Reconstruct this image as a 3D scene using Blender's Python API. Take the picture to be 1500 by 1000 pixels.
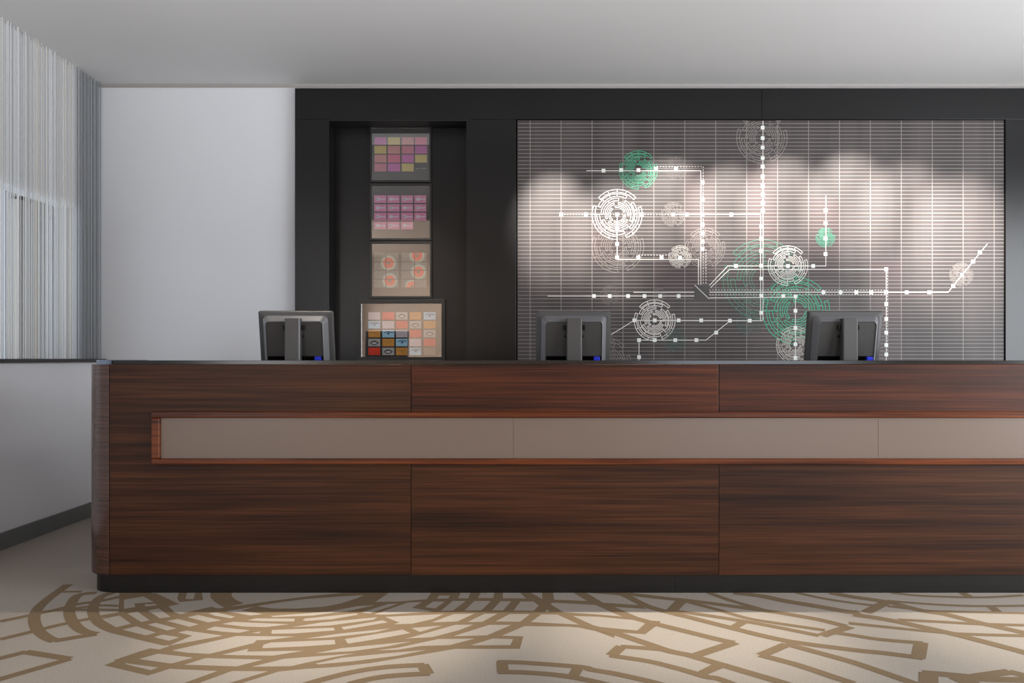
import bpy, bmesh, math, random
from mathutils import Vector, Matrix
random.seed(7)
for o in list(bpy.data.objects): bpy.data.objects.remove(o)
SC = bpy.context.scene
COL = SC.collection
R = math.radians
F = 1200.0            # focal length in pixels of the 1500 px wide frame
EYE = 1.113           # camera height
HZ = 526.0            # horizon row

# ------------------------------------------------------------------ camera
cd = bpy.data.cameras.new('camera'); cam = bpy.data.objects.new('camera', cd); COL.objects.link(cam)
cam.location = (0, 0, EYE); cam.rotation_euler = (R(90), 0, 0)
cd.sensor_width = 36; cd.lens = F/1500*36; cd.shift_y = 26/1500; cd.clip_end = 60
SC.camera = cam
# ------------------------------------------------------------------ world, exposure
w = bpy.data.worlds.new('world'); SC.world = w; w.use_nodes = True
w.node_tree.nodes['Background'].inputs[0].default_value = (.75, .87, 1, 1)
w.node_tree.nodes['Background'].inputs[1].default_value = .4
vs = SC.view_settings
vs.view_transform = 'Standard'; vs.look = 'None'; vs.gamma = 1; vs.use_curve_mapping = False
vs.exposure = 0.08
# ------------------------------------------------------------------ lights
def area(name, loc, rot, sx, sy, power, col):
    l = bpy.data.lights.new(name, 'AREA'); l.shape = 'RECTANGLE'; l.size = sx; l.size_y = sy
    l.energy = power; l.color = col
    o = bpy.data.objects.new(name, l); COL.objects.link(o); o.location = loc; o.rotation_euler = [R(a) for a in rot]
    return o
def spot(name, loc, target, power, angle, blend, col, rad=.03):
    l = bpy.data.lights.new(name, 'SPOT'); l.energy = power; l.spot_size = R(angle); l.spot_blend = blend
    l.color = col; l.shadow_soft_size = rad
    o = bpy.data.objects.new(name, l); COL.objects.link(o); o.location = loc
    o.rotation_euler = (Vector(target)-Vector(loc)).to_track_quat('-Z', 'Y').to_euler()
    return o
WARM = (1, .86, .70); NEU = (1, .93, .86)
area('rear_fill', (3.4, -3.85, 1.75), (90, 0, 0), 2.6, 2.2, 70, (.90, .95, 1))  # cool fill added from behind the camera, source unseen
area('right_fill', (5.4, 2.0, 1.55), (90, 0, 90), 4.6, 2.0, 350, (.90, .95, 1))  # large fill added from the right, no window stands there
area('left_fill', (-2.9, -2.0, 1.75), (90, 0, -90), 3.4, 2.2, 95, (.94, .97, 1))  # unseen fill added along the solid left wall
area('daylight_corridor_window', (-4.0, 5.2, 1.75), (90, 0, -90), 1.6, 1.4, 9, (.94, .97, 1))
area('ceiling_fill', (-.7, 1.9, 2.0), (180, 0, 0), 5.0, .9, 112, (.97, .98, 1))  # bare upward area light added to brighten the ceiling, no fitting
for x, p, an in ((-1.30, 110, 50), (-.72, 430, 31), (.73, 430, 31), (2.25, 330, 32)):       # downlights over the counter
    spot('counter_downlight', (x, 4.41, 3.07), (x, 3.50, 0), p, an, 1, (1, .90, .77), .02)
for px, p, tz, an in ((812, 210, 2.08, 26), (900, 150, 2.02, 27), (982, 150, 2.22, 26), (1070, 200, 2.15, 27), (1152, 200, 2.22, 27), (1246, 210, 2.24, 28), (1330, 215, 2.06, 34), (1410, 250, 1.98, 32)):   # wall washers
    xw = (px-750)*5.89/F
    spot('mural_washer', (xw, 4.50, 3.07), (xw, 5.88, tz), p*2.25, an, 1, NEU, .02)
spot('niche_washer', (-.85, 4.50, 3.07), (-.72, 5.95, 1.50), 130, 36, 1, WARM, .02)
spot('rear_wall_fill', (-1.2, -2.2, 3.0), (-1.2, -4.0, 1.6), 170, 90, 1, WARM, .05)  # spot added to brighten the unseen rear wall for reflections
spot('lobby_downlight', (.2, 2.3, 3.07), (.2, 3.6, .5), 10, 100, 1, NEU, .04)

# ------------------------------------------------------------------ materials
def s2l(c):
    return tuple(((v/255)/12.92 if v/255 <= .04045 else ((v/255+.055)/1.055)**2.4) for v in c)
def mat(name, rgb, rough=.6, metal=0, spec=.5, coat=0, noise=None, bump=None, emit=None):
    """rgb in sRGB 0-255; noise=(scale xyz, amount) varies the tone, bump=(scale, strength)"""
    m = bpy.data.materials.new(name); m.use_nodes = True
    nt = m.node_tree; b = nt.nodes['Principled BSDF']; c = s2l(rgb)
    b.inputs['Base Color'].default_value = (*c, 1); b.inputs['Roughness'].default_value = rough
    b.inputs['Metallic'].default_value = metal; b.inputs['Specular IOR Level'].default_value = spec
    b.inputs['Coat Weight'].default_value = coat
    m.diffuse_color = (*c, 1)
    tc = nt.nodes.new('ShaderNodeTexCoord')
    if noise:
        mp = nt.nodes.new('ShaderNodeMapping'); mp.inputs['Scale'].default_value = noise[0]
        nz = nt.nodes.new('ShaderNodeTexNoise'); nz.inputs['Scale'].default_value = 1; nz.inputs['Detail'].default_value = 5
        nt.links.new(tc.outputs['Object'], mp.inputs[0]); nt.links.new(mp.outputs[0], nz.inputs['Vector'])
        rp = nt.nodes.new('ShaderNodeValToRGB')
        a = noise[1]
        rp.color_ramp.elements[0].position = .3; rp.color_ramp.elements[1].position = .7
        rp.color_ramp.elements[0].color = (*[v*(1-a) for v in c], 1); rp.color_ramp.elements[1].color = (*[min(1, v*(1+a)) for v in c], 1)
        nt.links.new(nz.outputs['Fac'], rp.inputs[0]); nt.links.new(rp.outputs[0], b.inputs['Base Color'])
    if bump:
        nb = nt.nodes.new('ShaderNodeTexNoise'); nb.inputs['Scale'].default_value = bump[0]; nb.inputs['Detail'].default_value = 3
        nt.links.new(tc.outputs['Object'], nb.inputs['Vector'])
        bp = nt.nodes.new('ShaderNodeBump'); bp.inputs['Strength'].default_value = bump[1]; bp.inputs['Distance'].default_value = .002
        nt.links.new(nb.outputs['Fac'], bp.inputs['Height']); nt.links.new(bp.outputs[0], b.inputs['Normal'])
    if emit:
        b.inputs['Emission Color'].default_value = (*s2l(emit[0]), 1); b.inputs['Emission Strength'].default_value = emit[1]
    return m
def wood(name, dark, mid, light, rough, seed, coat=.0, sz=28):
    m = bpy.data.materials.new(name); m.use_nodes = True; nt = m.node_tree; b = nt.nodes['Principled BSDF']
    tc = nt.nodes.new('ShaderNodeTexCoord')
    def nz(scale, detail, dist=0):
        mp = nt.nodes.new('ShaderNodeMapping'); mp.inputs['Scale'].default_value = scale; mp.inputs['Location'].default_value = (seed, seed*1.7, seed*.6)
        n = nt.nodes.new('ShaderNodeTexNoise'); n.inputs['Scale'].default_value = 1; n.inputs['Detail'].default_value = detail; n.inputs['Distortion'].default_value = dist
        nt.links.new(tc.outputs['Object'], mp.inputs[0]); nt.links.new(mp.outputs[0], n.inputs['Vector']); return n
    n1 = nz((.55, .55, sz), 4, .35); n2 = nz((2.0, 2.0, 190), 3); n3 = nz((.8, .8, 3.5), 2)
    def ma(op, a, bb):
        x = nt.nodes.new('ShaderNodeMath'); x.operation = op
        for i, v in enumerate((a, bb)):
            if isinstance(v, (int, float)): x.inputs[i].default_value = v
            else: nt.links.new(v, x.inputs[i])
        return x.outputs[0]
    s = ma('ADD', ma('MULTIPLY', n1.outputs['Fac'], .42), ma('ADD', ma('MULTIPLY', n2.outputs['Fac'], .38), ma('MULTIPLY', n3.outputs['Fac'], .2)))
    rp = nt.nodes.new('ShaderNodeValToRGB'); e = rp.color_ramp.elements
    e[0].position = .38; e[0].color = (*s2l(dark), 1); e[1].position = .64; e[1].color = (*s2l(light), 1)
    x = e.new(.50); x.color = (*s2l(mid), 1)
    nt.links.new(s, rp.inputs[0]); nt.links.new(rp.outputs[0], b.inputs['Base Color'])
    b.inputs['Roughness'].default_value = rough; b.inputs['Specular IOR Level'].default_value = .25; b.inputs['Coat Weight'].default_value = coat; b.inputs['Coat Roughness'].default_value = .12
    return m
WALL = mat('white_paint', (226, 228, 232), .55, noise=((.8, .8, .8), .02), bump=(220, .05))
CEIL = mat('ceiling_paint', (222, 221, 221), .7, noise=((.7, .7, .7), .015))
DCEIL = mat('dark_ceiling_paint', (38, 35, 33), .6)
REAR = mat('warm_wall_paint', (190, 168, 150), .7, noise=((.4, .4, .4), .08))
LOWW = mat('satin_white_panel', (236, 236, 240), .22, spec=.6)
BASEB = mat('grey_skirting', (110, 112, 112), .5, noise=((6, 6, 6), .1))
BLACKL = mat('black_lacquer', (18, 18, 19), .3, spec=.38, noise=((3, 3, 3), .12), bump=(90, .08))
BLACKM = mat('black_matt', (12, 11, 11), .7)
LEDGE = mat('dark_ledge', (38, 30, 27), .3)
MURAL = mat('mural_print', (66, 60, 59), .5, spec=.35, noise=((5.5, 1, .35), .30))
M_LINE = mat('print_pale_line', (206, 200, 192), .5)
M_GRID = mat('print_grid_line', (130, 124, 121), .5)
M_WHITE = mat('print_white', (222, 219, 213), .5)
M_MID = mat('print_mid_grey', (142, 135, 131), .5)
M_FAINT = mat('print_faint_grey', (112, 105, 103), .5)
M_GREEN = mat('print_green', (45, 170, 128), .5)
M_GREEN2 = mat('print_dull_green', (58, 132, 106), .5)
M_GREEN3 = mat('print_faint_green', (60, 96, 84), .5)
M_BROWN = mat('print_brown_block', (64, 50, 50), .5, noise=((4, 1, .5), .08))
M_BOX = mat('print_dark_box', (62, 58, 57), .5)
M_SQ = mat('print_marker', (228, 230, 226), .5)
CREAM = mat('cream_carpet', (173, 164, 153), .95, spec=.1, noise=((160, 160, 160), .10), bump=(420, .5))
TAN = mat('tan_carpet', (133, 114, 90), .95, spec=.1, noise=((160, 160, 160), .10), bump=(420, .5))
SLAB = mat('black_stone', (22, 23, 23), .18, spec=.6)
KICK = mat('black_kick', (14, 12, 11), .4, noise=((5, 5, 5), .2))
PEWTER = mat('pewter', (120, 128, 140), .28, metal=.9)
TAUPE = mat('taupe_infill', (124, 108, 97), .32, spec=.5)
WOODS = [wood('rosewood', *(((35, 16, 8), (68, 33, 17), (104, 53, 28)) if i % 2 == 0 else ((36, 18, 9), (62, 34, 18), (90, 53, 29))), .42, 3.1*i+1, 0) for i in range(6)]
WOODC = wood('rosewood_corner', (52, 34, 27), (72, 48, 38), (90, 60, 46), .25, 9, .6, 90)
WRAIL = wood('rosewood_rail', (50, 22, 10), (98, 48, 24), (140, 76, 38), .3, 21, .2, 60)
CORE = mat('counter_core', (40, 32, 28), .7)
DESK = mat('desk_laminate', (60, 54, 50), .5)
PLASTIC = mat('grey_plastic', (72, 71, 71), .38, spec=.5)
PLASTN = mat('neck_plastic', (72, 70, 69), .4, spec=.5)
PLASTD = mat('dark_plastic', (62, 60, 58), .55, noise=((40, 40, 40), .08))
PLASTL = mat('pale_plastic', (112, 112, 115), .35)
SCREEN = mat('dark_screen', (10, 10, 12), .15)
BLUE = mat('blue_plug', (40, 60, 220), .4)
MATT = mat('picture_mat', (44, 43, 42), .8)
FRAMEB = mat('black_frame', (24, 23, 23), .4)
STR = [mat('thread_white', (226, 226, 225), .7), mat('thread_grey', (186, 187, 190), .7), mat('thread_cream', (216, 210, 198), .7), mat('thread_dense_grey', (150, 153, 156), .7)]
FABRIC = mat('grey_pier', (150, 152, 155), .6, noise=((90, 90, 4), .12))
DAY = mat('daylit_glass', (225, 235, 245), .3, emit=((216, 230, 248), 1.0))
FILLG = mat('glowing_fill_pane', (200, 215, 235), .3, emit=((170, 195, 232), 1.0))  # even glow for the pane of the added rear window
def glassmat():
    m = bpy.data.materials.new('picture_glass'); m.use_nodes = True; nt = m.node_tree
    for n in list(nt.nodes): nt.nodes.remove(n)
    o = nt.nodes.new('ShaderNodeOutputMaterial'); mx = nt.nodes.new('ShaderNodeMixShader'); mx.inputs[0].default_value = .19
    t = nt.nodes.new('ShaderNodeBsdfTransparent'); g = nt.nodes.new('ShaderNodeBsdfGlossy'); g.inputs['Roughness'].default_value = .02
    nt.links.new(t.outputs[0], mx.inputs[1]); nt.links.new(g.outputs[0], mx.inputs[2]); nt.links.new(mx.outputs[0], o.inputs[0])
    return m
GLASS = glassmat()

# ------------------------------------------------------------------ helpers
def tag(o, label=None, cat=None, group=None, kind=None):
    for k, v in (('label', label), ('category', cat), ('group', group), ('kind', kind)):
        if v: o[k] = v
    return o
def empty(name, loc, label, cat, group=None):
    o = bpy.data.objects.new(name, None); COL.objects.link(o); o.location = loc; o.empty_display_size = .1
    return tag(o, label, cat, group)
class MB:
    def __init__(s): s.v = []; s.f = []; s.mi = []
    def poly(s, pts, mi=0):
        n = len(s.v); s.v += [tuple(p) for p in pts]; s.f.append(tuple(range(n, n+len(pts)))); s.mi.append(mi)
    def box(s, x0, x1, y0, y1, z0, z1, mi=0):
        n = len(s.v)
        s.v += [(x, y, z) for x in (x0, x1) for y in (y0, y1) for z in (z0, z1)]
        for f in ((0, 1, 3, 2), (4, 6, 7, 5), (0, 4, 5, 1), (2, 3, 7, 6), (0, 2, 6, 4), (1, 5, 7, 3)):
            s.f.append(tuple(n+i for i in f)); s.mi.append(mi)
        return s
    def loft(s, loops, cap0=True, cap1=True, mi=0):
        n = len(s.v); k = len(loops[0])
        for l in loops: s.v += [tuple(p) for p in l]
        for a in range(len(loops)-1):
            for i in range(k):
                j = (i+1) % k
                s.f.append((n+a*k+i, n+a*k+j, n+(a+1)*k+j, n+(a+1)*k+i)); s.mi.append(mi)
        if cap0: s.f.append(tuple(n+i for i in reversed(range(k)))); s.mi.append(mi)
        if cap1: s.f.append(tuple(n+(len(loops)-1)*k+i for i in range(k))); s.mi.append(mi)
        return s
    def build(s, name, m, parent=None, bevel=0, smooth=False, fix=True, wn=False, bseg=2):
        me = bpy.data.meshes.new(name)
        off = Vector(parent_origin(parent)) if parent else Vector((0, 0, 0))
        me.from_pydata([tuple(Vector(p)-off) for p in s.v], [], s.f)
        for mm in (m if isinstance(m, list) else [m]): me.materials.append(mm)
        for p, i in zip(me.polygons, s.mi): p.material_index = i; p.use_smooth = smooth
        if fix:
            bm = bmesh.new(); bm.from_mesh(me); bmesh.ops.remove_doubles(bm, verts=bm.verts, dist=1e-6)
            bmesh.ops.recalc_face_normals(bm, faces=bm.faces); bm.to_mesh(me); bm.free()
        o = bpy.data.objects.new(name, me); COL.objects.link(o)
        if parent: o.parent = parent
        if bevel:
            b = o.modifiers.new('bevel', 'BEVEL'); b.width = bevel; b.segments = bseg; b.limit_method = 'ANGLE'; b.angle_limit = R(35)
        return o
def parent_origin(p):
    v = Vector((0, 0, 0))
    while p is not None: v += p.location; p = p.parent
    return v
def bx(name, m, x0, x1, y0, y1, z0, z1, parent=None, bevel=0, **k):
    return MB().box(x0, x1, y0, y1, z0, z1).build(name, m, parent, bevel, **k)
def struct(o): o['kind'] = 'structure'; return o
def X(px, d): return (px-750)*d/F
def Z(py, d): return EYE-(py-HZ)*d/F

# ------------------------------------------------------------------ the room
WY = 5.93; CZ = 3.10; LX = -2.99; PY = 5.88     # back wall, ceiling, left wall, portal front
struct(bx('floor', CREAM, -6.2, 6.2, -4.2, 8.6, -.08, 0))
struct(bx('ceiling', CEIL, -3.3, 6.2, 4.50, 6.5, CZ, CZ+.12))
struct(bx('ceiling', DCEIL, -3.3, 6.2, .25, 4.50, CZ+.02, CZ+.14))
struct(bx('ceiling', REAR, -3.3, 6.2, -4.2, .25, CZ, CZ+.12))
struct(bx('wall_back', WALL, -3.05, -1.54, WY, WY+.14, 0, CZ))
struct(bx('wall_back', WALL, -1.54, 6.2, WY, WY+.06, 3.062, CZ))
struct(bx('wall_right', REAR, 5.5, 5.62, -4.2, 6.2, 0, CZ))
struct(bx('wall_rear', REAR, -6.2, 6.2, -4.12, -4.0, 0, CZ+.02))
tr = bx('trim_1', mat('grey_trim', (165, 160, 156), .6), -3.0, 5.4, WY-.012, WY, 3.078, CZ); struct(tr)  # narrow grey strip along the top of the back wall
# left: low wall with ledge, pier, header over the opening
lw = struct(bx('wall_left_low', LOWW, LX-.12, LX, .2, WY, 0, 1.092))
struct(bx('trim_2', LEDGE, LX-.20, LX+.055, .2, WY, 1.092, 1.116, bevel=.002))
struct(bx('baseboard_left', BASEB, LX, LX+.018, .2, WY, 0, .10, bevel=.002))
struct(bx('wall_left_pier', FABRIC, LX-.14, LX, 5.62, WY, 1.116, CZ))
struct(bx('wall_left_header', WALL, LX-.12, LX-.01, .2, 5.62, 2.15, CZ))
struct(bx('wall_left_front', WALL, LX-.12, LX, -4.1, .2, 0, CZ))
# the corridor beyond the thread curtain
struct(bx('ceiling_corridor', CEIL, -4.15, LX-.12, 2.0, 7.5, 2.50, 2.56))
struct(bx('wall_corridor_far', WALL, -4.3, -2.9, 7.3, 7.42, 0, 2.5))
struct(bx('trim_3', WALL, -4.03, LX-.14, 7.12, 7.3, 2.36, 2.5, bevel=.003))
struct(bx('wall_corridor_side', WALL, -4.25, -4.05, 6.62, 7.3, 0, 2.5))
struct(bx('wall_corridor_side', WALL, -4.25, -4.05, 2.0, 6.62, 0, .95))
struct(bx('trim_4', mat('brown_blind_box', (196, 184, 166), .6), -4.05, -3.96, 6.62, 6.85, 2.43, 2.5))
struct(bx('trim_5', mat('cream_reveal', (214, 204, 186), .6), -4.05, -3.97, 6.58, 6.86, .95, 2.40))
wn = empty('window_1', (-4.12, 4.3, .95), None, None); wn['kind'] = 'structure'
bx('pane', DAY, -4.13, -4.12, 2.0, 6.62, .95, 2.5, wn)
for y in (2.0, 3.5, 5.0, 6.58): bx('mullion', WALL, -4.12, -4.07, y, y+.04, .95, 2.5, wn)

# unseen glowing window added behind the camera for extra daylight
wn = empty('fill_window', (3.4, -4.0, .6), None, None); wn['kind'] = 'structure'
bx('pane', FILLG, 2.1, 4.7, -3.995, -3.985, .65, 2.85, wn)
for dx in (2.06, 3.38, 4.70): bx('mullion', FRAMEB, dx, dx+.04, -4.0, -3.95, .61, 2.89, wn)

# ------------------------------------------------------------------ flat ribbons
def ribbon(mb, pts, w, to3, closed=False, mi=0):
    """constant width ribbon through 2-D points, mapped to 3-D by to3"""
    P = [Vector(p) for p in pts]; n = len(P); L = []; Rr = []
    for i in range(n):
        a = P[i-1] if (i > 0 or closed) else P[i]; b = P[(i+1) % n] if (i < n-1 or closed) else P[i]
        d1 = (P[i]-a); d2 = (b-P[i])
        if d1.length < 1e-9: d1 = d2
        if d2.length < 1e-9: d2 = d1
        d1 = d1.normalized(); d2 = d2.normalized(); t = d1+d2
        if t.length < 1e-6: t = d1
        t.normalize(); nn = Vector((-t.y, t.x)); c = max(.5, nn.dot(Vector((-d1.y, d1.x))))
        L.append(P[i]+nn*w/2/c); Rr.append(P[i]-nn*w/2/c)
    m = n if closed else n-1
    for i in range(m):
        j = (i+1) % n
        mb.poly([to3(L[i]), to3(Rr[i]), to3(Rr[j]), to3(L[j])], mi)
def smooth_pts(pts, k=5):
    if len(pts) < 3: return pts
    P = [pts[0]]+list(pts)+[pts[-1]]; out = []
    for i in range(1, len(P)-2):
        p0, p1, p2, p3 = P[i-1:i+3]
        for s in range(k):
            t = s/k
            out.append(tuple(.5*((2*p1[q])+(-p0[q]+p2[q])*t+(2*p0[q]-5*p1[q]+4*p2[q]-p3[q])*t*t+(-p0[q]+3*p1[q]-3*p2[q]+p3[q])*t**3) for q in (0, 1)))
    out.append(tuple(pts[-1])); return out

def smooth_pts3(pts, k=5):
    a_ = smooth_pts([(p[0], p[1]) for p in pts], k); b_ = smooth_pts([(p[0], p[2]) for p in pts], k)
    return [(p[0], p[1], q[1]) for p, q in zip(a_, b_)]

# ------------------------------------------------------------------ carpet pattern
CO = {1: 0, 2: 200, 3: 400, 4: 600, 5: 800, 6: 1000, 7: 1250}
def cp(c, x, y):
    px = CO[c]+x/6; py = 860+y/6
    d = EYE*F/(py-HZ)
    if px > 128: d = min(d, EYE*F/(868-HZ)-.0005)
    return ((px-750)*d/F, d)
def seq(*a):
    """a: ints choose the sheet, tuples are points of it"""
    out = []; c = None
    for q in a:
        if isinstance(q, int): c = q
        else: out.append(cp(c, *q))
    return out
def clampseq(*a):
    return seq(*[q if isinstance(q, int) else (q[0], 35 if q[1] <= 60 else q[1]) for q in a])
def fl(z): return lambda p: (p[0], p[1], z)
mass = MB()
T1 = clampseq(1, (1050, 45), (1040, 220), (880, 280), (1000, 395), (1080, 425), (1280, 475), (1495, 515), 2, (200, 545), (120, 535), (0, 572),
    1, (1000, 640), (1010, 648), (915, 685), (1300, 775), 2, (200, 745), (290, 715), (710, 735), (420, 840), (300, 880), (700, 880), (930, 840), (1250, 740), (1500, 715),
    3, (550, 700), (860, 665), (1130, 620), (1340, 585), 4, (200, 575), (400, 540), (970, 540), (1000, 430), (810, 425), (1010, 340), 5, (200, 345), (300, 355), (430, 382), (600, 445), (600, 395), (720, 402), (870, 412),
    (960, 345), (1010, 298), (870, 288), (600, 172), (880, 190), (640, 55))
mass.poly([fl(.0002)(p) for p in T1])
def tri_flat(o):
    bm = bmesh.new(); bm.from_mesh(o.data); bmesh.ops.triangulate(bm, faces=bm.faces, ngon_method='EAR_CLIP')
    for f in bm.faces:
        if f.normal.z < 0: f.normal_flip()
    bm.to_mesh(o.data); bm.free()
carpet = empty('carpet', (0, 3.2, 0), 'cream carpet woven with tan broken rings, laid before the wooden reception counter', 'carpet')
tri_flat(mass.build('tan_pattern', TAN, carpet, fix=False))
cells = [
 (1, (1090, 110), (1260, 80), (1350, 130), (1180, 142), (1190, 172), (1090, 190)), (1, (1270, 150), (1370, 145), (1375, 158), (1280, 168)),
 (2, (130, 50), (370, 50), (358, 100), (375, 130), (585, 112), (575, 50), (650, 50), (650, 90), (690, 130), (770, 180), (710, 185), (660, 170), (480, 210), (390, 238), (340, 222), (280, 168), (330, 155)),
 (2, (445, 50), (515, 50), (500, 103), (430, 103)),
 (2, (840, 50), 3, (620, 50), (300, 80), (0, 118), 2, (1150, 125), (820, 172), (945, 140), (870, 110), (835, 75)),
 (2, (1055, 165), (1250, 135), 3, (0, 140), (300, 102), (600, 80), (800, 68), (740, 95), (600, 140), (450, 170), (200, 187), (0, 187)),
 (2, (100, 205), (195, 185), (300, 260), (205, 272)), (1, (1120, 230), (1210, 215), (1315, 290), (1240, 305)),
 (1, (895, 280), (1050, 248), (1150, 320), (1020, 352)), (1, (1075, 372), (1200, 343), (1370, 398), (1250, 432)), (1, (1300, 328), (1370, 312), (1550, 360), (1470, 380)),
 (2, (130, 445), (230, 415), (375, 440), (275, 472)), (2, (265, 295), (365, 278), (545, 325), (465, 347)), (2, (445, 262), (540, 243), (748, 290), (630, 308)),
 (2, (630, 228), (700, 220), (865, 258), (830, 272), (690, 250)), (2, (790, 210), (1040, 170), (920, 205), (1110, 235), (1000, 248)),
 (2, (750, 322), (850, 303), (1340, 325), (1130, 350), (950, 345)), (2, (610, 372), (685, 345), (1000, 378), (900, 400), (760, 390)),
 (2, (365, 397), (440, 380), (760, 425), (285, 512), (490, 425)),
 (2, (310, 555), (880, 428), (1395, 432), (1180, 460), (1055, 465), (1030, 490), (640, 585), (450, 575)),
 (2, (750, 592), (985, 540), (970, 565), (1470, 557), (1200, 600), (900, 597)), (2, (1010, 402), (1095, 388), (1075, 405)),
 (2, (975, 290), (1050, 273), (1390, 275), (1385, 300), (1100, 298)),
 (3, (-20, 252), (250, 232), (480, 215), (750, 165), (890, 158), (650, 210), (350, 248), (0, 262)), (3, (260, 292), (280, 275), (730, 228), (750, 240), (520, 280), (300, 295)),
 (3, (165, 350), (420, 310), (920, 262), (880, 285), (500, 335)), (3, (-15, 408), (-10, 375), (530, 355), (545, 378), (200, 405)),
 (3, (600, 350), (960, 290), (1010, 308), (620, 372)), (3, (270, 452), (600, 405), (1030, 362), (900, 395), (500, 440)),
 (3, (-95, 535), (-85, 505), (-20, 485), (540, 462), (548, 500), (250, 520)), (3, (630, 455), (1140, 372), (1205, 402), (1000, 440), (660, 495)),
 (3, (370, 580), (600, 535), (1220, 475), (1000, 520), (700, 560)), (4, (-295, 555), (-100, 530), (250, 455), (575, 450), (350, 508), (100, 515), (-100, 548)),
 (4, (535, 510), (730, 450), (910, 455), (885, 508)), (3, (370, 670), (600, 620), (1000, 580), (1350, 550), (1100, 600), (700, 650), (400, 677)),
 (2, (1010, 698), (1250, 640), (1300, 628), (1920, 580), (1740, 612), (1500, 660), (1360, 693)), (2, (420, 680), (610, 622), (1110, 635), (880, 695)),
 (2, (20, 630), (190, 583), (500, 618), (305, 670)), (2, (-105, 665), (190, 705), (125, 728), (-80, 680)), (2, (580, 830), (840, 735), (1155, 738), (820, 840), (700, 880), (450, 880)),
 (3, (890, 238), (1190, 132), (1310, 130), (1220, 180), (1400, 212), (1000, 240)), (3, (985, 260), (1500, 235), (1400, 280), (1220, 320), (1060, 325), (1110, 310)),
 (4, (195, 308), (390, 235), (570, 230), (420, 300)), (3, (900, 128), (1020, 60), (1390, 55), (1350, 105), (1100, 125)), (3, (1215, 358), (1490, 335), (1290, 392)),
 (4, (-40, 450), (20, 438), (400, 330), (560, 328), (440, 375), (200, 438)), (4, (385, 430), (700, 330), (895, 330), (680, 422)), (4, (510, 305), (660, 232), (775, 230), (640, 303)),
 (4, (755, 300), (880, 235), (1060, 235), (970, 303)), (4, (135, 175), (205, 125), (310, 125), (225, 185)), (4, (275, 207), (380, 120), (495, 120), (380, 205)),
 (4, (480, 205), (570, 120), (715, 120), (630, 203)), (4, (725, 203), (800, 122), (895, 122), (820, 203)), (4, (915, 203), (975, 125), (1090, 125), (1135, 160), (1090, 207)),
 (4, (240, 100), (260, 72), (355, 72), (340, 98)), (4, (425, 97), (450, 55), (535, 55), (515, 97)), (4, (600, 93), (625, 55), (745, 55), (735, 95)), (4, (820, 97), (820, 55), (970, 55), (1025, 98)),
 (3, (775, 222), (1020, 145), (1095, 145), (850, 230)), (4, (1190, 215), (1210, 195), (1230, 215)), (4, (1065, 305), (1160, 237), (1300, 240), (1490, 328)),
 (4, (1070, 58), (1165, 58), (1165, 105)), (4, (1260, 58), (1440, 58), (1560, 120), (1270, 108)), (5, (40, 150), (55, 135), (430, 155), (680, 258), (400, 235), (155, 220)),
 (5, (235, 252), (450, 258), (800, 290), (870, 318), (800, 380), (440, 345)), (5, (355, 60), (640, 70), (860, 160), (500, 135))]
cm = MB()
for c in cells: cm.poly([fl(.0004)(p) for p in clampseq(*c)])
tri_flat(cm.build('cream_pattern', CREAM, carpet, fix=False))
W0 = .047
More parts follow.
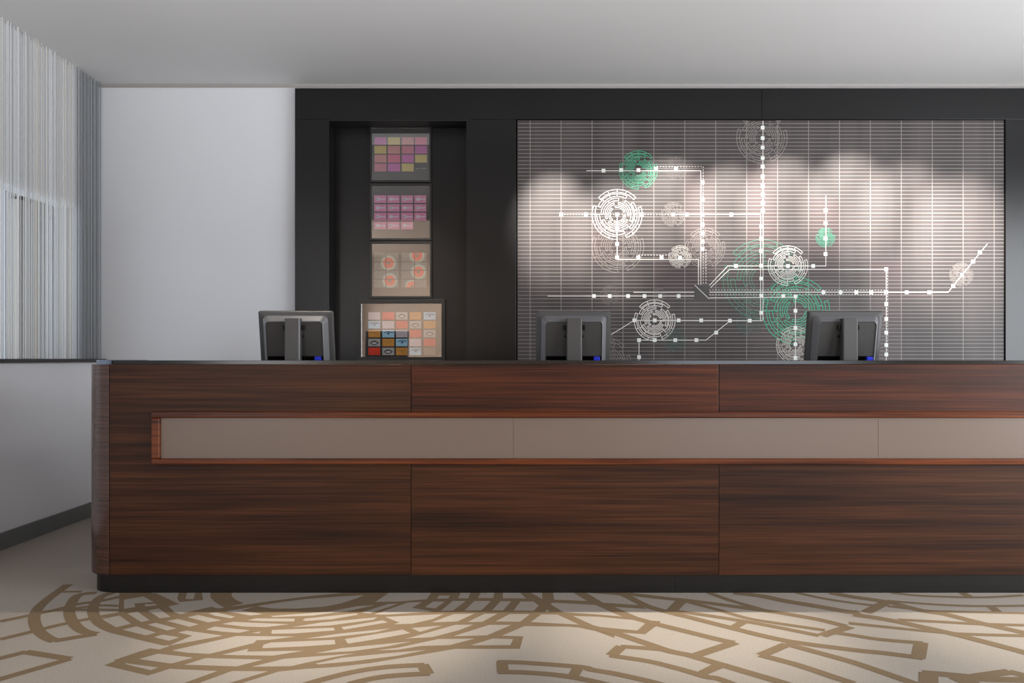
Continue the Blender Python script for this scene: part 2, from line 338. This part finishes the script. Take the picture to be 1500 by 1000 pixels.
strokes = [
 (W0, 1, (600, -25), (440, 90), (340, 180), (300, 270), (330, 370), (410, 440), (490, 472)), (W0, 1, (480, 470), (850, 410)),
 (W0, 1, (850, -25), (690, 70), (620, 160), (612, 240), (650, 320), (730, 385), (840, 412)),
 (W0, 1, (980, -10), (880, 90), (825, 160), (820, 230), (860, 300), (950, 360), (1080, 400), (1250, 440), (1490, 498)),
 (.04, 1, (0, 300), (270, 245), (480, 200), (700, 145), (860, 125), (1000, 95), (1130, 70), (1310, 62)), (.06, 1, (1310, 62), (1520, 160)),
 (.04, 1, (0, 458), (300, 385), (560, 322), (850, 265), (1080, 225)), (.03, 1, (380, 215), (620, 190), (870, 160), (1050, 165)), (.03, 1, (620, 196), (870, 197), (1080, 200)), (.03, 1, (530, 40), (720, 38)),
 (.042, 1, (-60, 640), (232, 566)), (.042, 1, (215, 566), (610, 630)), (.042, 1, (-60, 830), (0, 808), (300, 720), (615, 628)),
 (W0, 5, (380, 345), (600, 400), (900, 500), (1080, 560), (1250, 595), (1330, 618), 6, (340, 680), (560, 745), (880, 840), (1100, 920)),
 (W0, 5, (480, 150), (680, 240), (900, 305), (1200, 380), (1500, 455), 6, (450, 487)), (W0, 6, (460, 484), (110, 600)), (W0, 5, (665, 518), (575, 598)),
 (.04, 5, (560, 600), (900, 650), (1200, 725), (1400, 785), 6, (300, 800), (450, 855), (600, 915)), (.04, 5, (655, 520), (1000, 545), (1100, 570)), (.04, 6, (330, 690), (180, 750)), (.04, 5, (1500, 690), (1370, 760)),
 (.04, 4, (770, 657), (1000, 662), (1500, 700), 5, (400, 725), (600, 758), (900, 825), (1100, 880)), (.04, 4, (780, 743), (1000, 748), (1240, 765), 5, (230, 790), (450, 835), (700, 900)), (.042, 4, (812, 652), (822, 748)), (.04, 5, (280, 710), (230, 795)),
 (.042, 3, (1330, 682), (1000, 700), (700, 745), (350, 835), (200, 890)), (.042, 3, (1380, 757), (1000, 782), (750, 830), (600, 880)), (.046, 3, (1312, 678), (1362, 762)),
 (W0, 5, (660, 45), (850, 150), (1020, 205), (1250, 262), 6, (200, 300), (400, 350), (700, 425), (1000, 485), (1500, 550), 7, (300, 582), (610, 622)), (.05, 7, (598, 482), (570, 622)), (.04, 6, (1300, 395), (1500, 422), 7, (250, 460), (620, 490)),
 (W0, 5, (650, 50), (1100, 102), 6, (0, 110), (300, 148), (650, 195), (900, 232), (1200, 285), (1430, 342)),
 (.035, 6, (20, 120), (300, 195), (550, 268), (760, 305), (1250, 378)), (.04, 5, (1060, 205), (1200, 218), 6, (250, 252), (500, 292), (750, 335), (1200, 425)), (W0, 6, (1220, 425), (1470, 345)), (.04, 6, (540, 300), (430, 365)), (.05, 5, (1190, 120), (1100, 212)),
 (.035, 6, (230, 45), (450, 125), (700, 195)), (.06, 6, (450, 45), (700, 78), (900, 120), (1200, 170), (1450, 215), 7, (60, 222)), (.05, 7, (110, 222), (290, 130)), (.03, 6, (1000, 45), (1250, 100), (1500, 138), 7, (200, 162)),
 (.055, 6, (1300, 45), 7, (0, 85), (300, 130), (600, 205), (800, 235), (1100, 310), (1500, 400), (1700, 450)), (.055, 7, (0, 240), (300, 285), (700, 370), (1000, 440), (1500, 572), (1700, 630)),
 (.03, 7, (330, 45), (600, 75), (1000, 88), (1250, 85), (1500, 70)), (.03, 7, (300, 118), (700, 150), (1100, 165), (1600, 160)), (.03, 7, (300, 165), (650, 205), (900, 215), (1600, 230)),
 (.035, 7, (400, 285), (700, 300), (1100, 322), (1600, 336)), (.035, 7, (-40, 315), (300, 350), (650, 385), (1000, 412), (1600, 428)), (.04, 7, (960, 35), (1030, 90)), (.04, 7, (1205, 168), (1275, 220)),
 (.045, 6, (900, 495), (1250, 590), (1500, 660), 7, (250, 745), (520, 840), (700, 910)), (.045, 6, (680, 595), (1000, 680), (1300, 780), (1500, 845)), (.045, 6, (920, 500), (690, 598)),
 (.06, 7, (660, 755), (665, 900)), (.05, 7, (620, 752), (800, 765), (1060, 790)), (.05, 7, (1040, 790), (1385, 740)), (.05, 7, (1365, 740), (1560, 790)), (.07, 7, (900, 785), (1050, 850)), (.05, 7, (1050, 800), (1250, 810), (1560, 815))]
sm = MB()
for i, s in enumerate(strokes):
    ribbon(sm, smooth_pts(seq(*s[1:]), 4), s[0], fl(.0006+.000003*i))
so = sm.build('tan_ring_pattern', TAN, carpet, fix=False); tri_flat(so); so['kind'] = 'stuff'

# ------------------------------------------------------------------ thread curtain on the left
tm = MB()
y = 3.3
while y < 5.905:
    wdt = random.uniform(.0016, .0034); xx = LX+.026+random.uniform(-.014, .014); mi = random.choice((0, 0, 0, 1, 1, 2)) if y < 5.58 else random.choice((3, 3, 3, 3, 1))
    tm.box(xx-wdt/2, xx+wdt/2, y, y+wdt, 1.117, CZ-.001, mi)
    y += random.uniform(.0035, .0085)
th = tm.build('thread_curtain', STR, None, fix=False)
tag(th, 'pale thread curtain hanging from ceiling to the dark ledge of the low white wall', 'curtain', kind='stuff')

# ------------------------------------------------------------------ dark portal around niche and mural
po = empty('wall_surround', (1.2, 6.0, 0), 'black lacquered surround framing the picture niche and the mural', 'wall panelling')
ZT = Z(129, PY); ZH = Z(174.5, PY); ZN = Z(177, PY)
NL, NR, ML, MR = X(482, PY), X(683, PY), X(756, PY), X(1473, PY); PL = X(432, PY); PRR = 5.4; XJ = X(1116, PY)
g = .0012; D1 = 6.16
bx('header_board', BLACKL, PL, XJ-g, PY, D1, ZH, ZT, po, .0015)
bx('header_board', BLACKL, XJ+g, PRR, PY, D1, ZH, ZT, po, .0015)
bx('side_board', BLACKL, PL, NL, PY, D1, 0, ZH-g, po, .0015)
bx('side_board', BLACKL, NR, ML, PY, D1, 0, ZH-g, po, .0015)
bx('side_board', BLACKL, MR, PRR, PY, D1, 0, ZH-g, po, .0015)
bx('niche_lintel', BLACKM, NL+g, NR-g, PY, D1, ZN, ZH-g, po)
NY = 6.065
bx('niche_back', BLACKL, NL+g, NR-g, NY, D1, 0, ZN-g, po)
bx('backing', BLACKM, ML+.0005, MR-.0005, PY+.05, D1, 0, ZH-g, po)

# ------------------------------------------------------------------ mural
mu = empty('wall_mural', (X(1115, PY), PY+.05, 0), 'taupe printed mural of white and green broken rings joined by route lines', 'mural')
MY = PY+.012
m0, m1, mt = X(758, MY), X(1471, MY), Z(176, MY)
bx('panel', MURAL, m0, m1, MY, MY+.03, .2, mt, mu)
def mp(p, lift=.0006): return (X(p[0], MY), MY-lift, Z(p[1], MY))
PXM = MY/F
def layer(k): return lambda p: mp(p, .0004*k)
def inside(p): return 176.5 <= p[1] <= 1000
br = MB()
for (x0, x1, y0, y1) in ((1003, 1048.6, 243, 440), (1094, 1139.6, 237, 500), (1186, 1230.5, 289, 436), (1276, 1321.6, 381, 620), (867, 912, 320, 385), (1321.6, 1367, 430, 436), (958, 1003, 372, 440), (1139.6, 1186, 385, 470)):
    br.poly([layer(1)(q) for q in ((x0, y0), (x1, y0), (x1, y1), (x0, y1))])
br.build('printed_block', M_BROWN, mu)
gm = MB(); yy = 181.0
while yy < 700:
    gm.poly([layer(2)(q) for q in ((758.6, yy-.42), (1470.5, yy-.42), (1470.5, yy+.42), (758.6, yy+.42))]); yy += 5.46
xx = 776.6
while xx < 1471:
    gm.poly([layer(2.5)(q) for q in ((xx-.5, 176.5), (xx+.5, 176.5), (xx+.5, 700), (xx-.5, 700))]); xx += 45.3
gm.build('printed_grid', M_GRID, mu)
SEG = [(.885, 1, 42, 138, (68, 90, 112)), (.885, 1, -68, 18, (-50, -25, 0)), (.885, 1, 159, 270, (180, 205, 228, 250)),
 (.72, .83, 62, 157, (90, 112, 135)), (.70, .81, 180, 292, (207, 232, 268)), (.70, .80, -47, 38, (12, -18)),
 (.555, .645, 84, 180, (125,)), (.555, .645, 201, 314, (240, 270)), (.555, .645, -27, 60, (20,)),
 (.41, .48, 106, 202, ()), (.41, .48, -5, 84, ()), (.41, .48, 221, 332, ()),
 (.275, .34, 130, 228, ()), (.275, .34, 20, 104, ()), (.275, .34, 248, 354, ())]
def ring(mb, cx, cy, Rr, w, k, lay, rot=0):
    t = layer(lay)
    for (a, b, t0, t1, ticks) in SEG:
        def P(r, an): return (cx+Rr*r*math.cos(R(an+rot)), cy-Rr*r*math.sin(R(an+rot)))
        n = max(3, int((t1-t0)/k))
        loop = [P(b, t0+(t1-t0)*i/n) for i in range(n+1)]+[P(a, t1-(t1-t0)*i/n) for i in range(n+1)]
        if any(q[1] < 177 for q in loop):
            loop = [(q[0], max(q[1], 177)) for q in loop]
        ribbon(mb, loop, w, t, closed=True)
        for tk in ticks:
            if P(a, tk)[1] > 177 and P(b, tk)[1] > 177: ribbon(mb, [P(a, tk), P(b, tk)], w, t)
rings = [(905, 361, 38, .55, M_MID, 3), (904, 314, 36.7, .95, M_WHITE, 4), (935, 249, 28, .85, M_GREEN, 3), (990, 246, 16.5, .45, M_FAINT, 3), (986, 314, 17.5, .55, M_MID, 3),
 (1033, 363, 29, .6, M_MID, 4), (996, 376, 16.5, .7, M_LINE, 5), (1116, 202, 37, .7, M_MID, 3), (893, 432, 14, .4, M_FAINT, 3), (966, 431, 10, .35, M_FAINT, 3),
 (959, 469, 30, 1.0, M_WHITE, 3), (988, 498, 17, .5, M_GREEN3, 3), (1097, 472, 19, .5, M_GREEN3, 4), (886, 532, 38, .7, M_MID, 3), (1117, 409, 58, .75, M_GREEN2, 3),
 (1154, 389, 29, .85, M_WHITE, 5), (1166, 455, 49, 1.15, M_GREEN, 4), (1164, 505, 27, .7, M_LINE, 5), (1209, 348, 14, .8, M_GREEN2, 3), (1408, 402, 17, .55, M_MID, 3)]
for i, (cx, cy, rr, ww, mm, ly) in enumerate(rings):
    q = MB(); ring(q, cx, cy, rr, ww*(.8 if rr < 20 else .92), 5, ly+.03*i); o = q.build('printed_ring', mm, mu, fix=False)
    if mm in (M_GREEN, M_GREEN2, M_GREEN3): o['label'] = 'green printed broken ring'
    elif mm is M_WHITE: o['label'] = 'bright white printed broken ring'
lines = [[(859, 250), (1026.5, 250), (1026.5, 417)], [(986, 314), (1114, 314), (1114, 469)], [(1117.5, 177), (1117.5, 469)], [(1117, 469.5), (929, 469), (895, 490)],
 [(904, 314), (904, 380), (1023, 380), (1023, 417)], [(802, 433.5), (1017, 433.5)], [(928, 428), (1017, 428)], [(1039, 428), (1388.5, 428), (1446, 357)], [(1039, 436), (1165, 435), (1165, 560)],
 [(1039, 418), (1066, 389.5), (1209.5, 389.5), (1209.5, 287)], [(1041, 421), (1068.5, 394.5), (1298, 394.5), (1298, 560)], [(936, 560), (936, 498), (1034, 498), (1069, 470)]]
lm = MB()
for i, l in enumerate(lines): ribbon(lm, l, 1.0, layer(6+.05*i))
dm = []
def dash(a, b):
    a = Vector(a); b = Vector(b); n = int((b-a).length/4.2); 
    for i in range(n):
        ribbon(lm, [tuple(a.lerp(b, i/n)), tuple(a.lerp(b, (i+.55)/n))], .8, layer(6.8))
for a, b in (((962, 244), (1030, 244)), ((1030, 244), (1030, 417)), ((822, 314), (986, 314)), ((935, 373.5), (996, 373.5)), ((1034, 365), (1034, 417)), ((1039, 424.5), (1298, 424.8)), ((1039, 431.5), (1298, 431.5)), ((1300, 394), (1300, 524))): dash(a, b)
lm.build('printed_route_lines', M_WHITE, mu, fix=False)
bxm = MB(); bxm.poly([layer(7.2)(q) for q in ((1017, 417), (1039, 417), (1039, 438), (1017, 438))]); bxm.build('printed_square', M_BOX, mu)
q = MB(); ribbon(q, [(1017.5, 417.5), (1038.5, 437.5)], 1, layer(7.4)); q.build('printed_diagonal', M_LINE, mu, fix=False)
sq = [(884, 250), (910, 249), (935, 249), (961, 247), (990, 247), (1029, 267), (1029, 292), (1029, 314), (1029, 329), (1029, 342), (1029, 354), (1029, 364.5),
 (822, 314), (858, 314), (904, 314), (940, 314), (986, 314), (1006, 314), (1071, 314)]+[(1117, v) for v in (187, 202.4, 216, 231.4, 244, 258.6, 272.5, 285, 297, 308.5)]+[(1115, v) for v in (332, 349.5, 367.5, 389, 408, 433, 458)]+[
 (929, 469), (959, 469), (994, 469), (1027, 469), (1069, 469.5), (1098, 469.5), (904, 335), (904, 357), (904, 377), (935, 377), (969, 377), (996, 377),
 (870, 433.5), (893, 433.5), (920, 433.5), (944, 433.5), (967, 433.5), (994, 433.5), (1147, 433.5), (1165, 434), (1206, 428), (1231, 428), (1254, 428), (1276, 428), (1298, 428), (1328, 428), (1361, 428),
 (1396, 419), (1408.5, 402.6), (1425, 383), (1435, 369.6), (1078, 389.5), (1154, 389.5), (1191, 389.5), (1209, 308), (1209, 327), (1209, 349), (1209, 372),
 (1298, 394.5), (1298, 445), (1298, 467), (1298, 487), (1298, 505), (1298, 519), (1165, 455), (1165, 480), (1165, 504), (1165, 524), (936, 523), (936, 498), (959, 498), (989, 498), (1020, 498), (1049, 487)]
sb = MB()
for i, (a, b) in enumerate(sq):
    h = 2.7; sb.poly([layer(8)(q) for q in ((a-h, b-h), (a+h, b-h), (a+h, b+h), (a-h, b+h))])
sb.build('printed_marker_squares', M_SQ, mu)['kind'] = 'stuff'

# ------------------------------------------------------------------ pictures in the niche
C_MAG, C_YEL, C_DST, C_ROS, C_RO2 = [mat('card_'+n, c, .6, noise=((60, 60, 60), .06)) for n, c in (('magenta', (186, 92, 160)), ('yellow', (192, 172, 100)), ('dusty_pink', (192, 128, 126)), ('rose', (202, 96, 128)), ('old_rose', (192, 112, 132)))]
C_PNK = mat('card_pink', (214, 130, 170), .6, noise=((50, 50, 90), .12)); C_KEY = mat('card_key_grey', (205, 205, 214), .6)
C_TIL = mat('card_slate', (92, 100, 100), .6, noise=((70, 70, 70), .25)); C_HALO = mat('card_halo', (150, 172, 160), .6); C_GLOW = mat('card_glow', (116, 130, 126), .6); C_IRI = mat('card_iris', (200, 84, 62), .6); C_PUP = mat('card_pupil', (120, 100, 92), .6)
C_RED = mat('card_red', (196, 52, 20), .6, noise=((40, 40, 40), .15)); C_OCH = mat('card_ochre', (186, 134, 58), .6, noise=((50, 50, 120), .15)); C_BLU = mat('card_blue', (150, 190, 214), .6); C_EYE = mat('card_eye_blue', (36, 78, 112), .6)
C_GRY = mat('card_grey', (160, 160, 162), .6); C_LIP = mat('card_lip_grey', (72, 72, 74), .6); C_LAV = mat('card_lavender', (172, 164, 176), .6); C_TAU = mat('card_taupe', (120, 106, 92), .6)
def flatshape(name, m, parent, pts, d, fix=True):
    q = MB(); q.poly([(X(p[0], d), d, Z(p[1], d)) for p in pts]); return q.build(name, m, parent, fix=False)
def disc(cx, cy, rx, ry=None, n=20, clip=None):
    ry = ry or rx; pts = [(cx+rx*math.cos(2*math.pi*i/n), cy+ry*math.sin(2*math.pi*i/n)) for i in range(n)]
    if clip: pts = [(min(max(p[0], clip[0]), clip[1]), min(max(p[1], clip[2]), clip[3])) for p in pts]
    return pts
def rect(x0, x1, y0, y1): return [(x0, y0), (x1, y0), (x1, y1), (x0, y1)]
def picture(label, ox0, ox1, oy0, oy1, fw, fwt):
    """frame, mat and glass; returns the thing and the depth of the mat"""
    df = NY-.028
    t = empty('framed_picture', (X((ox0+ox1)/2, df), NY-.002, Z(oy1, df)), label, 'picture', 'pictures stacked in the niche')
    x0, x1, z1, z0 = X(ox0, df), X(ox1, df), Z(oy0, df), Z(oy1, df); a = fw*df/F; b = fwt*df/F
    q = MB()
    q.box(x0, x1, df, NY-.002, z1-b, z1); q.box(x0, x1, df, NY-.002, z0, z0+b); q.box(x0, x0+a, df, NY-.002, z0+b, z1-b); q.box(x1-a, x1, df, NY-.002, z0+b, z1-b)
    q.build('frame', FRAMEB, t, .001, fix=False)
    bx('mat_board', MATT, x0+a, x1-a, NY-.012, NY-.003, z0+b, z1-b, t)
    bx('glass', GLASS, x0+a, x1-a, NY-.021, NY-.019, z0+b, z1-b, t)
    return t, NY-.0125
def card(m, parent, x0, x1, y0, y1, d):
    return bx('photo_print', m, X(x0, d), X(x1, d), d, d+.0006, Z(y1, d), Z(y0, d), parent)
cols = [(548.5, 566), (568, 586), (588.5, 606), (608, 625.5)]; rows = [(201, 212), (213.5, 225), (226.5, 238), (239.5, 251)]
t, dp = picture('topmost black framed picture with magenta, yellow and pink colour cards', 542, 631.5, 184.5, 267, 2.4, 3.2)
G = [[C_MAG, C_YEL, C_DST, C_ROS], [C_YEL, C_DST, C_RO2, C_MAG], [C_DST, C_ROS, C_MAG, C_YEL], [C_RO2, C_MAG, C_YEL, None]]
for r in range(4):
    for c in range(4):
        if G[r][c]: card(G[r][c], t, *cols[c], *rows[r], dp)
q = MB()
for (a, b, c_, d_) in ((609, 614, 246.6, 247.2), (618, 624, 246.2, 246.9), (615, 616.5, 246.8, 247.3)): q.poly([(X(p[0], dp), dp-.0004, Z(p[1], dp)) for p in rect(a, b, c_, d_)])
q.build('pencil_signature', C_GRY, t, fix=False)
t, dp = picture('second black framed picture from the top, with pale keys on pink cards', 541.5, 632, 268.3, 352, 2.6, 3.2)
cols2 = [(548, 566), (567.5, 585.3), (587.5, 605), (607, 624.3)]; rows2 = [(286, 297), (299, 309.7), (311.5, 323), (325, 335.7)]
for r in range(4):
    for c in range(4):
        if r == 3 and c == 3: continue
        cd_ = card(C_PNK, t, *cols2[c], *rows2[r], dp); cx = cols2[c][0]; cy = sum(rows2[r])/2
        q = MB()
        for pts in (disc(cx+5.2, cy, 2.7, 2.5, 12), [(cx+7, cy-1), (cx+12, cy-.7), (cx+16, cy-1), (cx+16, cy+1), (cx+12, cy+.7), (cx+7, cy+1)]):
            q.poly([(X(p[0], dp), dp-.0004-(.0001 if len(pts) == 6 else 0), Z(p[1], dp)) for p in pts])
        q.build('printed_key', C_KEY, cd_, fix=False)
        if (r+c) % 2 == 0:
            q = MB(); q.poly([(X(p[0], dp), dp-.0007, Z(p[1], dp)) for p in disc(cx+4.8, cy, 1.0, 1.0, 8)]); q.build('printed_key_hole', C_LIP, cd_, fix=False)
t, dp = picture('third black framed picture from the top, with red irises on grey tiles', 542, 632.3, 353, 437, 2.6, 3.6)
c3 = [(548, 564.5), (566, 584), (588, 606.5), (608, 625)]; r3 = [(370, 382.5), (384, 395), (396.5, 408), (409.5, 421)]
for r in range(4):
    for c in range(4): card(C_TIL, t, *c3[c], *r3[r], dp)
for (cx, cy, clip) in ((569, 385, None), (571, 411, (548, 584, 396.5, 421)), (611, 374, (588, 625, 370, 395)), (613, 398, None), (603.5, 420, (594, 606.5, 409.5, 421))):
    for nm, m, rr, l in (('printed_glow', C_GLOW, 12.0, .0002), ('printed_halo', C_HALO, 10.2, .0004), ('printed_iris', C_IRI, 8.0, .0006), ('printed_pupil', C_PUP, 2.8, .0008)):
        q = MB(); q.poly([(X(p[0], dp), dp-l, Z(p[1], dp)) for p in disc(cx, cy, rr, rr, 24, clip)]); q.build(nm, m, t, fix=False)
q = MB()
for rc in (rect(564.7, 565.8, 370, 421), rect(606.8, 607.8, 370, 421), rect(548, 584, 382.8, 383.8), rect(548, 625, 395.2, 396.3), rect(548, 625, 408.2, 409.3), rect(588, 625, 382.8, 383.8)):
    q.poly([(X(p[0], dp), dp-.0010, Z(p[1], dp)) for p in rc])
q.build('tile_gap', MATT, t, fix=False)
t, dp = picture('widest and lowest black framed picture, with rows of lips, eyes and colour cards', 523.5, 652, 438, 529, 5.2, 6.4)
c4 = [(539.5, 557), (560, 577.5), (580, 597), (600, 617), (620.5, 638)]; r4 = [(457, 468), (470, 481), (483, 494), (496, 507), (509, 520)]
G4 = ['LRMOB', 'BGRMO', 'OBGRM', 'MOBGR', 'RMOBT']
def lens(x0, x1, cy, h, n=8): return [(x0+(x1-x0)*i/n, cy-h*math.sin(math.pi*i/n)) for i in range(n+1)]+[(x1-(x1-x0)*i/n, cy+h*math.sin(math.pi*i/n)) for i in range(1, n)]
for r in range(5):
    for c in range(5):
        k = G4[r][c]; m = {'L': C_LAV, 'R': C_RED, 'M': C_GRY, 'O': C_OCH, 'B': C_BLU, 'G': C_LAV, 'T': C_TAU}[k]
        cd_ = card(m, t, *c4[c], *r4[r], dp); x0, x1 = c4[c]; cy = sum(r4[r])/2
        def put(nm, mm, pts, l):
            q = MB(); q.poly([(X(p[0], dp), dp-l, Z(p[1], dp)) for p in pts]); q.build(nm, mm, cd_, fix=False)
        if k == 'M': put('printed_lips', C_LIP, lens(x0+2, x1-2, cy+.4, 3.4), .0004); put('printed_teeth', C_KEY, lens(x0+4.5, x1-4.5, cy+.8, 1.2), .0007)
        if k == 'B': put('printed_brow', C_EYE, [(x0+2, cy-2), (x0+8, cy-3.6), (x1-1, cy-2.6), (x1-2, cy-1.2), (x0+8, cy-2.3), (x0+3, cy-1)], .0004); put('printed_eye', C_EYE, disc(x0+9, cy-.2, 1.9, 1.6, 10), .0004)
        if k == 'O': put('printed_stroke', C_TAU, [(x0+3, cy-2), (x0+9, cy-1.2), (x1-4, cy-2.2), (x1-4, cy-1.7), (x0+9, cy-.6), (x0+3, cy-1.5)], .0004)

# ------------------------------------------------------------------ reception counter
D0 = 3.89; XL = X(160, D0); XR = 3.6; CR = .139
ct = empty('reception_counter', (.7, 4.2, 0), 'long rosewood reception counter with rounded end and taupe inset band', 'reception counter')
ZP = Z(533.5, D0); ZB = Z(842, D0); YB = 4.30
cuts = [XL+.0008, X(602, D0), X(1053, D0), X(1504, D0), XR]
zc = Z(640, D0)
for i in range(4):
    for z0, z1 in (((zc, ZP), (ZB, zc)) if i else ((ZB, ZP),)):
        o = bx('wood_panel', WOODS[5 if i == 0 else (2*i if z1 == ZP else 2*i-1) % 6], cuts[i]+.0012, cuts[i+1]-.0012, D0, D0+.02, z0, z1, ct, .0028 if z1 == ZP else .0012)
bx('carcass', CORE, XL, XR, D0+.021, YB, ZB, ZP-.004, ct)
def corner(r, z0, z1, name, m, cx=XL, cy=D0+CR, n=14, bevel=0):
    pts = [(cx, cy-r)]+[(cx-r*math.sin(R(90*i/n)), cy-r*math.cos(R(90*i/n))) for i in range(1, n+1)]+[(cx-r, YB), (cx, YB)]
    q = MB().loft([[(a, b, z0) for a, b in pts], [(a, b, z1) for a, b in pts]]); o = q.build(name, m, ct, bevel)
    for p in o.data.polygons: p.use_smooth = abs(p.normal.z) < .5
    o.data.set_sharp_from_angle(angle=R(35))
    return o
corner(CR, ZB+.001, ZP, 'corner_post', WOODC)
corner(CR-.022, ZP, Z(526.9, D0), 'corner_cap', PEWTER)
corner(CR-.024, 0, ZB+.001, 'corner_kick', KICK)
bx('countertop', SLAB, XL+.012, XR, D0+.008, YB, ZP, 1.1075, ct, .0012)
YK = EYE*F/(868-HZ)
bx('kick_plate', KICK, XL+.001, X(988, YK)-.0006, YK, YB, 0, ZB-.001, ct, .001)
bx('kick_plate', KICK, X(988, YK)+.0006, XR, YK, YB, 0, ZB-.001, ct, .001)
# raised rails around the taupe band
DF = D0-.034
def railbox(name, x0, x1, z0, z1): return bx(name, WRAIL, x0, x1, DF, D0-.0005, z0, z1, ct, .006, bseg=3)
x0 = X(221, DF); zt, zt1, zb1, zb = Z(603, DF), Z(612, DF), Z(672, DF), Z(680.5, DF); xi = X(233, DF)
railbox('rail', x0, XR, zt1, zt); railbox('rail', x0, XR, zb, zb1); railbox('stile', x0, xi, zb1+.0005, zt1-.0005)
xs = [xi, X(752, DF+.02), X(1286, DF+.02), XR]
for i in range(3): bx('infill_panel', TAUPE, xs[i]+.0006, xs[i+1]-.0006, DF+.018, D0-.0005, zb1+.0003, zt1-.0003, ct, .0006)
# staff desk behind
dk = empty('staff_desk', (.7, 4.7, 0), 'dark staff desk behind the counter carrying the three monitors', 'desk')
bx('worktop', DESK, XL, XR, YB+.01, 4.98, .735, .765, dk, .003)
for xx in (XL+.02, -.4, 1.1, 2.5, XR-.06): bx('support', DESK, xx, xx+.03, YB+.03, 4.9, 0, .735, dk)

# ------------------------------------------------------------------ monitors
def rrect(w, h, r, y, cx=0, cz=0, n=5):
    pts = []
    for (sx, sz, a0) in ((1, 1, 0), (-1, 1, 90), (-1, -1, 180), (1, -1, 270)):
        for i in range(n+1):
            a = R(a0+90*i/n); pts.append((cx+sx*(w/2-r)+r*math.cos(a), y, cz+sz*(h/2-r)+r*math.sin(a)))
    return pts
TILT = Matrix.Translation((0, 0, .44)) @ Matrix.Rotation(R(11), 4, 'X')
def tilted(mb): mb.v = [tuple(TILT @ Vector(v)) for v in mb.v]; return mb
def local(mb, name, m, parent, bevel=0, smooth=False):
    loc = parent.location.copy(); parent.location = (0, 0, 0); o = mb.build(name, m, parent, bevel, smooth); parent.location = loc
    return o
def sub(mb, name, m, parent, root, bevel=0, smooth=False):
    loc = root.location.copy(); root.location = (0, 0, 0); o = mb.build(name, m, parent, bevel, smooth); root.location = loc
    return o
def make_monitor():
    t = empty('computer_monitor', (0, 0, .765), '', 'monitor', 'monitors on the staff desk')
    W, H = .402, .338
    q = MB().loft([rrect(W-.006, H-.006, .008, .03), rrect(W, H, .009, .024), rrect(W, H, .009, .004), rrect(W-.008, H-.008, .010, -.002), rrect(W-.04, H-.045, .022, -.006)])
    h = local(tilted(q), 'housing', PLASTIC, t)
    q = MB().loft([rrect(W-.048, H-.044, .026, -.004), rrect(W-.054, H-.050, .026, -.012), rrect(W-.090, H-.094, .020, -.040), rrect(W-.098, H-.102, .018, -.043)], cap1=False)
    q2 = local(tilted(q), 'back_shell', PLASTL, t)
    q = MB().loft([rrect(W-.098, H-.102, .018, -.0425), rrect(W-.100, H-.104, .018, -.0405), rrect(W-.102, H-.106, .018, -.0385)], cap0=False)
    local(tilted(q), 'back_plate', PLASTD, t)
    q = MB().box(-W/2+.018, W/2-.018, .0302, .0312, -H/2+.022, H/2-.018); local(tilted(q), 'screen', SCREEN, t)
    for s in (-1, 1):
        q = MB().box(*sorted((s*.043, s*.058)), -.056, -.038, .075, .10); local(tilted(q), 'hinge_block', SCREEN, t, .002)
        q = MB().box(*sorted((s*.043, s*.052)), -.052, -.038, .035, .045); local(tilted(q), 'hinge_screw', SCREEN, t, .002)
    q = MB().box(-.148, .148, -.0445, -.040, -.117, -.068); local(tilted(q), 'recess_shade', SCREEN, t, .001)  # dark box standing proud, its colour imitates the shade of a recess
    # vents along the foot of the back
    q = MB()
    for i in range(16):
        x = -.125+i*.0167
        if abs(x) > .045: q.box(x-.004, x+.004, -.0415, -.037, -.1285, -.1195)
    local(tilted(q), 'vent_slots', SCREEN, t)
    q = MB().loft([[(x, y, z) for x, y in ((-.041, -.052), (-.041, -.090), (-.036, -.096), (.034, -.096), (.041, -.088), (.041, -.052))] for z in (.012, .565)])
    n = local(q, 'neck', PLASTN, t, .0015)
    q = MB().box(-.03, .03, -.055, -.02, .40, .50); local(q, 'pivot', SCREEN, t, .003)
    q = MB().loft([rr_flat(.24, .19, .03, 0), rr_flat(.24, .19, .03, .008), rr_flat(.22, .17, .03, .014)]); local(q, 'base', PLASTIC, t)
    q = MB().box(.107, .139, -.066, -.040, -.104, -.070); pl = local(tilted(q), 'video_plug', BLUE, t, .003)
    pth = smooth_pts3([(.123, -.055, .335), (.115, -.045, .22), (.075, .0, .06), (.05, .09, .014), (.03, .16, .014)], 5)
    q = MB(); q.loft([[(p[0]+.0035*math.cos(a_), p[1]+.0035*math.sin(a_), p[2]) if abs(p[2]-.014) > .02 else (p[0]+.0035*math.cos(a_), p[1], p[2]-.009+.0035*math.sin(a_)) for a_ in [R(60*i_) for i_ in range(6)]] for p in pth])
    local(q, 'cable', SCREEN, t)
    return t
def rr_flat(w, h, r, z): return [(x, zz-.04, z) for (x, y, zz) in rrect(w, h, r, 0)]
def copy_tree(o, parent=None):
    c = o.copy(); COL.objects.link(c); c.parent = parent
    for ch in [k for k in ALL if k.parent == o]: copy_tree(ch, c)
    return c
mon = make_monitor(); ALL = list(bpy.data.objects)
spots = [(-1.166, 'left monitor, its back half before the white wall and black surround'), (.332, 'middle monitor, its back before the left end of the mural'), (1.797, 'right monitor, its back overlapping the large green ring of the mural')]
for i, (x, lab) in enumerate(spots):
    o = mon if i == 0 else copy_tree(mon)
    o.location = (x, 4.44, .7655); o['label'] = 'grey computer '+lab
